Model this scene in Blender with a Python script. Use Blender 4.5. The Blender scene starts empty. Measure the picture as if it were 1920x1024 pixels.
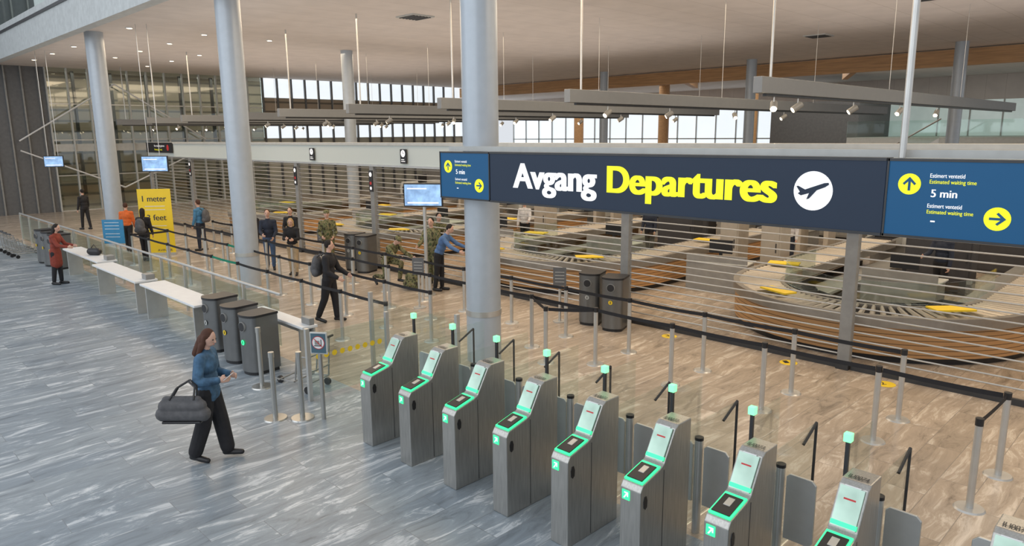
import bpy, bmesh, math, random
from mathutils import Vector, Matrix, Euler
random.seed(7)
sc=bpy.context.scene
COL=sc.collection
try:
    sc.view_settings.view_transform='Standard'
except Exception: pass
# ---------------------------------------------------------------- materials
def nodes(name):
    m=bpy.data.materials.new(name); m.use_nodes=True
    nt=m.node_tree; nt.nodes.clear()
    out=nt.nodes.new('ShaderNodeOutputMaterial')
    return m,nt,out
def M(name,col,rough=.5,metal=0.,emit=0.,noise=.10,scale=6.,bump=0.,stretch=(1,1,1),ecol=None):
    m,nt,out=nodes(name)
    b=nt.nodes.new('ShaderNodeBsdfPrincipled')
    tc=nt.nodes.new('ShaderNodeTexCoord'); mp=nt.nodes.new('ShaderNodeMapping')
    mp.inputs['Scale'].default_value=stretch
    nz=nt.nodes.new('ShaderNodeTexNoise'); nz.inputs['Scale'].default_value=scale; nz.inputs['Detail'].default_value=3
    nt.links.new(tc.outputs['Object'],mp.inputs[0]); nt.links.new(mp.outputs[0],nz.inputs['Vector'])
    r=nt.nodes.new('ShaderNodeValToRGB')
    c0=[max(0,c*(1-noise)) for c in col[:3]]+[1]; c1=[min(1,c*(1+noise)) for c in col[:3]]+[1]
    r.color_ramp.elements[0].position=.3; r.color_ramp.elements[1].position=.7
    r.color_ramp.elements[0].color=c0; r.color_ramp.elements[1].color=c1
    nt.links.new(nz.outputs['Fac'],r.inputs[0]); nt.links.new(r.outputs[0],b.inputs['Base Color'])
    b.inputs['Roughness'].default_value=rough; b.inputs['Metallic'].default_value=metal
    if emit:
        b.inputs['Emission Strength'].default_value=emit
        b.inputs['Emission Color'].default_value=tuple((ecol or col)[:3])+(1,)
    if bump:
        bp=nt.nodes.new('ShaderNodeBump'); bp.inputs['Strength'].default_value=bump
        nt.links.new(nz.outputs['Fac'],bp.inputs['Height']); nt.links.new(bp.outputs[0],b.inputs['Normal'])
    nt.links.new(b.outputs[0],out.inputs[0])
    return m
def GLASS(name,tint=(.95,.98,.97),refl=.08,op=.0,dcol=(.5,.55,.5)):
    m,nt,out=nodes(name)
    t=nt.nodes.new('ShaderNodeBsdfTransparent'); t.inputs[0].default_value=tint+(1,)
    g=nt.nodes.new('ShaderNodeBsdfGlossy'); g.inputs['Roughness'].default_value=.03
    mx=nt.nodes.new('ShaderNodeMixShader'); lw=nt.nodes.new('ShaderNodeLayerWeight'); lw.inputs[0].default_value=.15
    mt=nt.nodes.new('ShaderNodeMath'); mt.operation='MULTIPLY_ADD'; mt.inputs[1].default_value=.3; mt.inputs[2].default_value=refl*.4
    nt.links.new(lw.outputs['Fresnel'],mt.inputs[0]); nt.links.new(mt.outputs[0],mx.inputs[0])
    nt.links.new(t.outputs[0],mx.inputs[1]); nt.links.new(g.outputs[0],mx.inputs[2])
    last=mx
    if op>0:
        d=nt.nodes.new('ShaderNodeBsdfDiffuse'); d.inputs[0].default_value=dcol+(1,)
        m2=nt.nodes.new('ShaderNodeMixShader'); m2.inputs[0].default_value=op
        nt.links.new(mx.outputs[0],m2.inputs[1]); nt.links.new(d.outputs[0],m2.inputs[2]); last=m2
    nt.links.new(last.outputs[0],out.inputs[0]); return m
def MARBLE(name,dark,mid,light,tint_a,tint_b,rough=.25):
    m,nt,out=nodes(name); N=nt.nodes.new; L=nt.links.new
    b=N('ShaderNodeBsdfPrincipled'); tc=N('ShaderNodeTexCoord'); sp=N('ShaderNodeSeparateXYZ'); cb=N('ShaderNodeCombineXYZ')
    L(tc.outputs['Object'],sp.inputs[0]); L(sp.outputs['Y'],cb.inputs['X']); L(sp.outputs['X'],cb.inputs['Y'])
    br=N('ShaderNodeTexBrick'); br.inputs['Scale'].default_value=1; br.inputs['Brick Width'].default_value=1.5; br.inputs['Row Height'].default_value=.40
    br.inputs['Mortar Size'].default_value=.004; br.inputs['Mortar Smooth'].default_value=.1
    br.inputs['Color1'].default_value=(0,0,0,1); br.inputs['Color2'].default_value=(1,1,1,1); br.inputs['Mortar'].default_value=(.5,.5,.5,1)
    br.offset=.37
    L(cb.outputs[0],br.inputs['Vector'])
    sh=N('ShaderNodeVectorMath'); sh.operation='SCALE'; sh.inputs['Scale'].default_value=5.
    L(br.outputs['Color'],sh.inputs[0])
    wn=N('ShaderNodeTexNoise'); wn.inputs['Scale'].default_value=.6; wn.inputs['Detail'].default_value=3; L(cb.outputs[0],wn.inputs['Vector'])
    ws=N('ShaderNodeVectorMath'); ws.operation='SCALE'; ws.inputs['Scale'].default_value=.8; L(wn.outputs['Color'],ws.inputs[0])
    mp=N('ShaderNodeMapping'); mp.inputs['Scale'].default_value=(.42,2.0,1); mp.inputs['Rotation'].default_value=(0,0,.05); L(cb.outputs[0],mp.inputs[0])
    ad=N('ShaderNodeVectorMath'); L(mp.outputs[0],ad.inputs[0]); L(sh.outputs[0],ad.inputs[1])
    a2=N('ShaderNodeVectorMath'); L(ad.outputs[0],a2.inputs[0]); L(ws.outputs[0],a2.inputs[1])
    nz=N('ShaderNodeTexNoise'); nz.inputs['Scale'].default_value=2.5; nz.inputs['Detail'].default_value=11; nz.inputs['Roughness'].default_value=.74; nz.inputs['Distortion'].default_value=.6
    L(a2.outputs[0],nz.inputs['Vector'])
    r=N('ShaderNodeValToRGB'); e=r.color_ramp.elements
    e[0].position=.29; e[0].color=dark+(1,); e[1].position=.68; e[1].color=light+(1,)
    k=e.new(.43); k.color=mid+(1,); k=e.new(.535); k.color=tuple(1.2*a for a in mid)+(1,); k=e.new(.59); k.color=tuple(.4*a+.6*c for a,c in zip(mid,light))+(1,)
    L(nz.outputs['Fac'],r.inputs[0])
    t=N('ShaderNodeMix'); t.data_type='RGBA'; t.inputs[6].default_value=tint_a+(1,); t.inputs[7].default_value=tint_b+(1,)
    L(br.outputs['Color'],t.inputs[0])
    mu=N('ShaderNodeMix'); mu.data_type='RGBA'; mu.blend_type='MULTIPLY'; mu.inputs[0].default_value=1
    L(r.outputs[0],mu.inputs[6]); L(t.outputs[2],mu.inputs[7])
    mo=N('ShaderNodeMix'); mo.data_type='RGBA'; mo.inputs[7].default_value=(.12,.125,.13,1)
    mm=N('ShaderNodeMath'); mm.operation='MULTIPLY'; mm.inputs[1].default_value=.5; L(br.outputs['Fac'],mm.inputs[0])
    L(mm.outputs[0],mo.inputs[0]); L(mu.outputs[2],mo.inputs[6]); L(mo.outputs[2],b.inputs['Base Color'])
    b.inputs['Roughness'].default_value=rough; L(b.outputs[0],out.inputs[0]); return m
def STRIPES(name,c1,c2,axis,width,gap,rough=.6,metal=0.):
    m,nt,out=nodes(name); N=nt.nodes.new; L=nt.links.new
    b=N('ShaderNodeBsdfPrincipled'); tc=N('ShaderNodeTexCoord'); sp=N('ShaderNodeSeparateXYZ'); L(tc.outputs['Object'],sp.inputs[0])
    dv=N('ShaderNodeMath'); dv.operation='DIVIDE'; dv.inputs[1].default_value=width; L(sp.outputs[axis],dv.inputs[0])
    fr=N('ShaderNodeMath'); fr.operation='FRACT'; L(dv.outputs[0],fr.inputs[0])
    lt=N('ShaderNodeMath'); lt.operation='LESS_THAN'; lt.inputs[1].default_value=gap; L(fr.outputs[0],lt.inputs[0])
    nz=N('ShaderNodeTexNoise'); nz.inputs['Scale'].default_value=1.3; L(tc.outputs['Object'],nz.inputs['Vector'])
    r=N('ShaderNodeValToRGB'); r.color_ramp.elements[0].color=tuple(c*.88 for c in c1)+(1,); r.color_ramp.elements[1].color=tuple(min(1,c*1.12) for c in c1)+(1,); L(nz.outputs['Fac'],r.inputs[0])
    mx=N('ShaderNodeMix'); mx.data_type='RGBA'; L(lt.outputs[0],mx.inputs[0]); L(r.outputs[0],mx.inputs[6]); mx.inputs[7].default_value=c2+(1,)
    L(mx.outputs[2],b.inputs['Base Color']); b.inputs['Roughness'].default_value=rough; b.inputs['Metallic'].default_value=metal
    L(b.outputs[0],out.inputs[0]); return m

m_floor=MARBLE('grey_marble',(.11,.13,.15),(.225,.26,.29),(.68,.71,.73),(.84,.87,.90),(1.07,1.07,1.06),.33)
m_floor2=MARBLE('marble_warm_light_tint',(.17,.14,.11),(.37,.315,.255),(.70,.64,.56),(.86,.84,.81),(1.06,1.04,1.02),.24)  # security side marble; the warm light falling there is tinted into the colour
m_ceil=STRIPES('ceiling_panels',(.70,.64,.60),(.56,.50,.46),'X',1.2,.02,.75)
m_fascia=M('fascia_grey',(.50,.53,.53),.5)
m_col=M('column_paint',(.43,.48,.53),.32,.15,noise=.03)
m_steel=M('brushed_steel',(.46,.46,.44),.3,.85,noise=.10,scale=3,stretch=(30,30,1))
m_gate=M('gate_steel',(.40,.395,.375),.34,.75,noise=.14,scale=2,stretch=(40,40,2))
m_steel2=M('satin_steel',(.56,.56,.54),.33,.65,noise=.05)
m_dark=M('dark_metal',(.05,.052,.055),.4,.4)
m_black=M('black_plastic',(.015,.015,.017),.4)
m_belt=M('black_belt',(.012,.012,.015),.7)
m_gbelt=M('green_belt',(.0,.20,.12),.6)
m_navy=M('sign_navy',(.008,.017,.033),.6,0,.5,noise=.02,ecol=(.009,.020,.045))
m_blue=M('sign_blue',(.0,.05,.13),.55,0,.5,noise=.02,ecol=(.0,.075,.19))
m_white=M('sign_white',(.85,.85,.85),.5,0,.5,noise=.01)
m_yel=M('sign_yellow',(.80,.80,.01),.5,0,.5,noise=.01)
m_yel2=M('yellow_print',(.80,.56,.02),.5,0,.05,noise=.02)
m_wht=M('white_paint',(.72,.73,.73),.4,noise=.03)
m_lgrey=M('light_grey_panel',(.48,.49,.47),.4,noise=.06)
m_grey=M('machine_grey',(.27,.27,.26),.45,.1,noise=.1)
m_beige=M('beige_panel',(.42,.38,.32),.5,noise=.06)
m_green=M('led_green',(.02,.75,.25),.4,0,1.1,noise=.02,ecol=(.05,1.,.33))
m_greenc=M('lamp_green',(.10,.75,.35),.4,0,1.15,noise=.02,ecol=(.30,1,.45))
m_red=M('red_print',(.55,.03,.03),.5,noise=.02)
m_wood=STRIPES('oak_slats',(.50,.28,.12),(.13,.07,.03),'Z',.085,.16,.45)
m_beam=M('glulam',(.52,.30,.14),.5,0,0,noise=.18,scale=3,stretch=(.3,6,6))
m_daylight=M('daylight_glazing',(.8,.86,.9),.3,0,.85,noise=.08,scale=.5,ecol=(.85,.93,1.))
m_dimglass=M('dim_glazing',(.45,.50,.48),.15,0,.3,noise=.25,scale=.6,ecol=(.7,.85,.8))
m_timber=STRIPES('timber_cladding',(.36,.30,.23),(.14,.125,.10),'Z',.62,.2,.6)
m_cream=STRIPES('cream_glazing',(.50,.50,.43),(.38,.38,.33),'Z',.5,.08,.2)
m_glass=GLASS('clear_glass'); m_gglass=GLASS('green_glass',(.90,.96,.94),.1)
m_tint=GLASS('tinted_wall_glass',(.82,.86,.82),.25)
m_frost=GLASS('header_glass',(.9,.95,.92),.2,.85,(.66,.71,.68))
m_screen=M('screen_picture',(.25,.42,.75),.2,0,.6,noise=.7,scale=4)
m_lens=M('spot_lens',(1,.85,.6),.4,0,6,noise=.01)
m_lensb=M('bright_spot_lens',(1,.8,.5),.4,0,60,noise=.01)
m_dgrey=M('slate_wall',(.12,.125,.13),.5,noise=.1)
m_bank=M('pale_wall',(.37,.35,.32),.6,noise=.12)
m_beamgrey=M('beam_grey',(.21,.225,.24),.5,.1,noise=.03)
m_trayt=M('tray_dark',(.045,.045,.05),.5)
m_alum=M('roller_aluminium',(.46,.42,.36),.35,.5,noise=.05)

# ---------------------------------------------------------------- mesh builder
class MB:
    def __init__(s): s.v=[];s.f=[];s.mi=[];s.mats=[]
    def _m(s,m):
        if m not in s.mats: s.mats.append(m)
        return s.mats.index(m)
    def add(s,vs,fs,m):
        o=len(s.v); s.v+= [tuple(v) for v in vs]; i=s._m(m)
        for f in fs: s.f.append(tuple(o+k for k in f)); s.mi.append(i)
        return s
    def box(s,c,d,m,rot=None):
        x,y,z=[k/2 for k in d]; vs=[Vector((a,b,e)) for a in(-x,x) for b in(-y,y) for e in(-z,z)]
        if rot is not None: vs=[rot@v for v in vs]
        vs=[v+Vector(c) for v in vs]
        return s.add(vs,[(0,1,3,2),(4,6,7,5),(0,4,5,1),(2,3,7,6),(0,2,6,4),(1,5,7,3)],m)
    def bb(s,x0,x1,y0,y1,z0,z1,m): return s.box(((x0+x1)/2,(y0+y1)/2,(z0+z1)/2),(abs(x1-x0),abs(y1-y0),abs(z1-z0)),m)
    def cyl(s,a,b,r,m,r2=None,n=12):
        a=Vector(a);b=Vector(b);r2=r if r2 is None else r2
        d=(b-a).normalized(); q=d.to_track_quat('Z','Y').to_matrix()
        vs=[];
        for p,rr in((a,r),(b,r2)):
            for i in range(n):
                t=2*math.pi*i/n; vs.append(p+q@Vector((rr*math.cos(t),rr*math.sin(t),0)))
        fs=[(i,(i+1)%n,n+(i+1)%n,n+i) for i in range(n)]+[tuple(range(n-1,-1,-1)),tuple(range(n,2*n))]
        return s.add(vs,fs,m)
    def tube(s,pts,r,m,n=8):
        for a,b in zip(pts,pts[1:]): s.cyl(a,b,r,m,n=n)
        return s
    def prism(s,prof,axis,a0,a1,m):
        n=len(prof)
        def P(p,a): return {'x':(a,p[0],p[1]),'y':(p[0],a,p[1]),'z':(p[0],p[1],a)}[axis]
        vs=[P(p,a0) for p in prof]+[P(p,a1) for p in prof]
        fs=[(i,(i+1)%n,n+(i+1)%n,n+i) for i in range(n)]+[tuple(range(n-1,-1,-1)),tuple(range(n,2*n))]
        return s.add(vs,fs,m)
    def ell(s,c,r,m,nu=14,nv=8,rot=None):
        vs=[];fs=[]
        for j in range(nv+1):
            ph=math.pi*j/nv
            for i in range(nu):
                th=2*math.pi*i/nu
                v=Vector((r[0]*math.sin(ph)*math.cos(th),r[1]*math.sin(ph)*math.sin(th),r[2]*math.cos(ph)))
                if rot is not None: v=rot@v
                vs.append(v+Vector(c))
        for j in range(nv):
            for i in range(nu):
                a=j*nu+i;b=j*nu+(i+1)%nu;fs.append((a,a+nu,b+nu,b))
        return s.add(vs,fs,m)
    def mesh(s,name,smooth=False):
        me=bpy.data.meshes.new(name); me.from_pydata(s.v,[],s.f)
        for m in s.mats: me.materials.append(m)
        me.polygons.foreach_set('material_index',s.mi)
        bm=bmesh.new(); bm.from_mesh(me); bmesh.ops.remove_doubles(bm,verts=bm.verts,dist=1e-6)
        bmesh.ops.recalc_face_normals(bm,faces=bm.faces); bm.to_mesh(me); bm.free()
        me.polygons.foreach_set('use_smooth',[smooth]*len(me.polygons)); me.update()
        return me
    def obj(s,name,parent=None,smooth=False,bevel=0,label=None,loc=None,autos=False):
        me=s.mesh(name,smooth or autos)
        o=bpy.data.objects.new(name,me); COL.objects.link(o)
        if parent: o.parent=parent
        if loc is not None: o.location=loc
        if label: o['label']=label
        if bevel:
            b=o.modifiers.new('bevel','BEVEL'); b.width=bevel; b.segments=2; b.limit_method='ANGLE'
        if autos:
            try: me.set_sharp_from_angle(angle=math.radians(35))
            except Exception: pass
        return o
def tag(o,label,cat,group=None):
    o['label']=label;o['category']=cat
    if group:o['group']=group
    return o
def thing(name,label,cat,loc=(0,0,0),rz=0,group=None):
    e=bpy.data.objects.new(name,None); e.empty_display_size=.2; COL.objects.link(e)
    e.location=loc; e.rotation_euler=(0,0,rz); return tag(e,label,cat,group)
def struct(o): o['kind']='structure'; return o
def dup(root,loc,rz=None,label=None):
    r=root.copy(); COL.objects.link(r); r.location=loc
    if rz is not None: r.rotation_euler=(0,0,rz)
    if label: r['label']=label
    def rec(src,dst):
        for ch in src.children:
            c=ch.copy(); COL.objects.link(c); c.parent=dst; c.matrix_parent_inverse=ch.matrix_parent_inverse.copy(); rec(ch,c)
    rec(root,r); return r
def text(s,box,m,parent,y=0,name='lettering',bold=.0,shifts=(0,)):
    """flat lettering fitted into box (x0,x1,z0,z1); shifts = overlaid copies that thicken the strokes"""
    cu=bpy.data.curves.new(name,'FONT'); cu.body=s; cu.size=1; cu.extrude=0; cu.offset=bold
    t=bpy.data.objects.new(name,cu); COL.objects.link(t)
    dg=bpy.context.evaluated_depsgraph_get(); me=bpy.data.meshes.new_from_object(t.evaluated_get(dg))
    bpy.data.objects.remove(t)
    xs=[v.co.x for v in me.vertices]; ys=[v.co.y for v in me.vertices]
    x0,x1,z0,z1=box; ax,bx,ay,by=min(xs),max(xs),min(ys),max(ys); sp=max(shifts)-min(shifts)
    vs=[];fs=[]
    for k,shf in enumerate(shifts):
        o=len(vs)
        for v in me.vertices:
            vs.append((x0+(v.co.x-ax)/(bx-ax)*(x1-x0-sp)+shf-min(shifts), y-.0004*k, z0+(v.co.y-ay)/(by-ay)*(z1-z0)))
        for p in me.polygons: fs.append(tuple(o+i for i in p.vertices))
    m2=bpy.data.meshes.new(name); m2.from_pydata(vs,[],fs); m2.materials.append(m); bpy.data.meshes.remove(me)
    o=bpy.data.objects.new(name,m2); COL.objects.link(o)
    if parent:o.parent=parent
    return o
def disc(mb,cx,cz,r,y,m,n=28):
    mb.add([(cx+r*math.cos(2*math.pi*i/n),y,cz+r*math.sin(2*math.pi*i/n)) for i in range(n)],[tuple(range(n))],m)
def poly(mb,pts,y,m): mb.add([(p[0],y,p[1]) for p in pts],[tuple(range(len(pts)))],m)

# ---------------------------------------------------------------- room shell
CEIL=7.8; EX=-46.
b=MB(); b.bb(-60,12,-12,5.9,-.1,0,m_floor); struct(b.obj('floor'))
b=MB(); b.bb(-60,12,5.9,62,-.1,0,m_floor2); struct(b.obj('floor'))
b=MB(); b.bb(-60,14,7.6,62,CEIL,CEIL+.3,m_ceil); struct(b.obj('ceiling'))
b=MB(); b.bb(-60,14,7.25,7.6,CEIL-.25,CEIL+1.1,m_fascia); b.bb(-60,14,7.2,7.25,CEIL+.75,CEIL+.85,m_dark); struct(b.obj('trim_1'))
b=MB(); b.bb(-60,14,7.45,7.47,CEIL+1.1,CEIL+2.2,m_gglass); b.bb(-60,14,7.42,7.5,CEIL+2.2,CEIL+2.28,m_steel2); struct(b.obj('trim_2'))
n=1; y=2.0
while y<43:
    y1=min(y+4.1,43.2)
    b=MB()
    if y<8.0:
        b.bb(EX-.1,EX,y,y1,0,CEIL+4,m_dgrey)
        k=y
        while k<y1: b.bb(EX,EX+.12,k,k+.07,0,CEIL+4,m_grey); k+=.75
    elif y<22:
        b.bb(EX-.03,EX,y,y1,0,CEIL,m_tint)
        k=y
        while k<y1-.05: b.bb(EX,EX+.16,k,k+.07,0,CEIL,m_lgrey); k+=1.025
        for z in (.0,1.95,3.9,5.85): b.bb(EX,EX+.08,y,y1,z,z+.05,m_steel2)
        b.bb(EX+.0,EX+.05,y,y1,3.3,3.7,m_lgrey)
    else:
        b.bb(EX-.06,EX-.02,y,y1,3.9,CEIL,m_daylight)
        b.bb(EX-.06,EX-.02,y,y1,0,3.9,m_cream)
        k=y
        while k<y1-.05: b.bb(EX,EX+.16,k,k+.10,0,CEIL,m_dgrey); k+=1.025
        for z in (.0,1.3,2.6,3.85,5.2,6.5): b.bb(EX,EX+.08,y,y1,z,z+.05,m_lgrey)
        b.bb(EX+.02,EX+.06,y,y1,5.2,6.5,m_timber)
    struct(b.obj('window_%d'%n)); n+=1; y=y1
b=MB(); b.bb(EX-3,EX-2.9,4,26,0,CEIL,m_timber)
for k in range(8): b.bb(EX-2.2,EX-2.0,8+k*2,8.15+k*2,0,CEIL,m_dark)
struct(b.obj('wall_west'))
tr_=thing('tension_rod_bracing','white diagonal tension rods bracing the tall glass wall','bracing',(EX+.5,0,0))
for (p,q) in (((0,8.6,3.9),(0,13.5,7.0)),((0,13.5,7.0),(0,18.4,3.9)),((0,8.6,3.4),(0,13.5,1.2)),((0,13.5,1.2),(0,18.4,3.4)),((-.4,13.5,7.0),(0,13.5,7.0)),((-.4,13.5,1.2),(0,13.5,1.2))):
    MB().cyl(p,q,.04,m_wht,n=8).obj('rod',tr_)
b=MB(); b.bb(-60,14,60,60.2,0,2.3,m_bank); b.bb(-60,14,60,60.2,6.1,CEIL,m_ceil); struct(b.obj('wall_north'))
x=-60; n=20
while x<12:
    b=MB(); b.bb(x,x+4,60,60.05,2.3,6.1,m_daylight if x<-25 else m_dimglass)
    for k in range(0,4,2): b.bb(x+k,x+k+.08,59.85,60,2.3,6.1,m_lgrey)
    b.bb(x,x+4,59.85,60,3.4,3.5,m_lgrey); struct(b.obj('window_%d'%n)); n+=1; x+=4
b=MB(); b.bb(EX-14,EX,43.2,43.4,0,CEIL,m_bank); struct(b.obj('wall_corner'))
b=MB(); b.bb(-44,12,34,34.15,0,2.7,m_bank); struct(b.obj('wall_partition'))
b=MB(); b.bb(-24,-18,50,56,0,6.0,m_dgrey); struct(b.obj('wall_service_core'))
b=MB(); b.bb(-17.9,12,48,60,3.2,3.6,m_lgrey); b.bb(-17.9,12,47.95,48,3.6,4.6,m_gglass); struct(b.obj('trim_3'))
g=thing('timber_beam','long glued laminated timber beam with slanted braces under the ceiling','beam',(0,39.9,7.15))
MB().bb(-46,14,-.2,.2,-.15,.60,m_beam).obj('beam_body',g)
for xx in (-36,-26,-16,-6):
    MB().box((xx,2.6,.1),(.3,5.2,.5),m_beam,Matrix.Rotation(math.radians(25),3,'Z')).obj('brace',g)

# ---------------------------------------------------------------- columns
def column(x,y,r=.31,top=CEIL):
    c=thing('round_column','tall round column painted light blue grey with a steel collar','column',(x,y,0),group='round steel columns')
    MB().cyl((0,0,0),(0,0,top),r,m_col,n=40).obj('shaft',c,autos=True)
    MB().cyl((0,0,.84),(0,0,.94),r+.012,m_steel2,n=40).obj('collar',c,autos=True)
    return c
c0=column(-9.23,8.42)
for p in ((-18.7,8.4),(-30,8.4)): dup(c0,(p[0],p[1],0))
c1=column(-9.2,37,.27); c1['group']='rear steel columns'
for p in ((-19,37),(-28.9,37),(-29.2,18.5),(-39,37)): dup(c1,(p[0],p[1],0))
w0=thing('timber_column','round timber column in front of bright windows','column',(-33,50,0),group='timber columns')
MB().cyl((0,0,0),(0,0,CEIL),.42,m_beam,n=24).obj('shaft',w0,autos=True); MB().cyl((0,0,0),(0,0,.5),.47,m_grey,n=24).obj('base',w0,autos=True)
for xx in (-25,-41): dup(w0,(xx,49,0))

# ---------------------------------------------------------------- departures sign
def arrow(mb,cx,cz,s,d,y,m):
    pts=[(-.09,-.5),(.09,-.5),(.09,.2),(.36,-.08),(.47,.05),(0,.55),(-.47,.05),(-.36,-.08),(-.09,.2)]
    out=[]
    for px,pz in pts:
        if d=='r': px,pz=pz,-px
        out.append((cx+px*s,cz+pz*s))
    poly(mb,out,y,m)
SY=7.9
def infopanel(x0):
    e=thing('waiting_time_display','blue illuminated waiting time display beside the large navy sign','sign',(x0,SY,0),group='waiting time displays')
    MB().bb(0,1.21,0,.16,2.96,3.70,m_blue).obj('panel',e)
    fr=MB(); fr.bb(-.015,1.225,-.01,.17,3.70,3.725,m_dark); fr.bb(-.015,1.225,-.01,.17,2.935,2.96,m_dark); fr.bb(-.02,0,-.01,.17,2.935,3.725,m_dark); fr.bb(1.21,1.23,-.01,.17,2.935,3.725,m_dark); fr.obj('frame',e)
    Y=-.004; S2=(0,.0015)
    a=MB(); disc(a,.2,3.475,.105,Y,m_yel); arrow(a,.2,3.475,.13,'u',Y-.003,m_blue); a.obj('arrow_symbol',e)
    a=MB(); disc(a,.976,3.18,.11,Y,m_yel); arrow(a,.976,3.18,.13,'r',Y-.003,m_blue); a.obj('arrow_symbol',e)
    text('Estimert ventetid',(.38,.68,3.545,3.585),m_white,e,Y,shifts=S2); text('Estimated waiting time',(.38,.78,3.475,3.525),m_yel,e,Y,shifts=S2)
    text('5 min',(.40,.63,3.355,3.43),m_white,e,Y,shifts=(0,.003,.006))
    text('Estimert ventetid',(.38,.68,3.250,3.290),m_white,e,Y,shifts=S2); text('Estimated waiting time',(.38,.78,3.180,3.230),m_yel,e,Y,shifts=S2)
    a=MB(); a.bb(.42,.46,Y-.002,Y,3.11,3.125,m_white); a.obj('dash',e)
    return e
infopanel(-9.69); infopanel(-2.5)
s=thing('departures_sign','long navy overhead sign with white and yellow lettering and an aeroplane','sign',(0,SY,0))
MB().bb(-8.45,-2.53,0,.18,2.96,3.70,m_navy).obj('panel',s)
f=MB(); f.bb(-8.45,-2.53,-.01,.19,3.70,3.73,m_dark); f.bb(-8.45,-2.53,-.01,.19,2.93,2.96,m_dark); f.obj('frame',s)
SS=(0,.008,.016,.024,.032,.038)
text('Avgang',(-7.93,-6.27,3.065,3.565),m_white,s,-.005,bold=.014,shifts=SS)
text('Departures',(-6.10,-3.66,3.085,3.565),m_yel,s,-.005,bold=.014,shifts=SS)
a=MB(); disc(a,-3.26,3.36,.215,-.005,m_white,40)
body_=[(-.165,-.035),(-.13,-.055),(-.05,-.030),(.13,.045),(.172,.075),(.165,.095),(.12,.090),(-.04,.030),(-.13,-.005)]
fin_=[(-.14,-.02),(-.185,.045),(-.165,.050),(-.085,.012)]
wing_=[(-.03,.0),(.065,.035),(-.035,-.085),(-.065,-.095)]
for k,p_ in enumerate((body_,fin_,wing_)): poly(a,[(-3.26+p[0],3.36+p[1]) for p in p_],-.009-.0005*k,m_navy)
a.obj('aeroplane_symbol',s)
h0=tag(MB().cyl((0,0,3.73),(0,0,CEIL),.035,m_steel2,n=12).obj('hanger_rod',loc=(-2.42,8.0,0)),'thin steel rod hanging from the ceiling','rod')
tag(MB().bb(-9.7,12,8.1,8.2,3.73,3.81,m_lgrey).obj('sign_support_beam'),'light grey steel beam carrying the overhead signs','beam')

# ---------------------------------------------------------------- shutter header and grilles
SH=12.3
hd=thing('shutter_header','long pale glass header above the roller grilles','header',(0,SH,0))
MB().bb(-37.3,12,-.05,0.02,3.15,3.72,m_frost).obj('glass_front',hd)
MB().bb(-37.3,12,-.08,.3,3.72,3.80,m_lgrey).obj('top_cap',hd); MB().bb(-37.3,12,-.08,.3,3.10,3.16,m_steel2).obj('bottom_cap',hd)
MB().bb(-37.3,12,.22,.3,3.16,3.72,m_lgrey).obj('back_panel',hd)
for xx in (-21.65,-16.6,-11.2):
    q=thing('pictogram_sign','small black sign with a white round clock pictogram on the header','sign',(xx,SH-.12,0),group='header pictogram signs')
    MB().bb(-.14,.14,0,.03,3.22,3.62,m_black).obj('panel',q); a=MB(); disc(a,0,3.5,.1,-.004,m_white); a.bb(-.005,.005,-.01,-.006,3.5,3.57,m_black); a.bb(0,.05,-.01,-.006,3.495,3.505,m_black); a.obj('clock_symbol',q)
    a=MB(); a.bb(-.09,.09,-.004,-.001,3.27,3.29,m_white); a.bb(-.09,.05,-.004,-.001,3.32,3.34,m_white); a.obj('text_lines',q)
q=thing('direction_sign','black sign with small white and yellow lettering at the header end','sign',(0,SH-.12,0))
MB().bb(-37.3,-34.0,0,.03,3.32,3.78,m_black).obj('panel',q); text('Kun reisende gjennom',(-36.2,-34.9,3.56,3.68),m_white,q,-.004); text('Passengers only',(-36.2,-35.2,3.40,3.5),m_yel,q,-.004)
a=MB(); disc(a,-34.5,3.55,.14,-.004,m_red); a.obj('stop_symbol',q)
px=[-37.3,-32.2,-27.5,-22.9,-18.3,-13.6,-8.95,-4.34,.3,4.9]
first=None
for i,x in enumerate(px):
    if first is None:
        p=thing('grille_post','grey steel guide post carrying the roller grille','post',(x,SH,0),group='roller grille posts')
        MB().bb(-.10,.10,-.07,.07,0,3.1,m_grey).obj('post_shaft',p,bevel=.01)
        MB().bb(-.105,.105,-.10,.10,0,.12,m_dark).obj('foot_plate',p,bevel=.005)
        a=MB(); a.bb(-.09,.09,-.1,-.071,2.35,2.98,m_black); disc(a,0,2.86,.07,-.104,m_white); disc(a,0,2.6,.05,-.104,m_red); disc(a,0,2.45,.05,-.104,m_white); a.obj('notice_plate',p)
        first=p
    else: dup(first,(x,SH,0))
for i in range(len(px)-1):
    L=px[i+1]-px[i]-.24
    g=thing('roller_grille','closed see-through roller grille of thin horizontal steel tubes','grille',(px[i]+.12,SH,0),group='roller grilles')
    a=MB(); z=.25
    while z<3.1:
        a.cyl((0,0,z),(L,0,z),.014,m_steel2,n=6); z+=.14
    a.obj('slats',g)
    MB().bb(0,L,-.03,.03,0.0,.10,m_dark).obj('bottom_bar',g)

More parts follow.
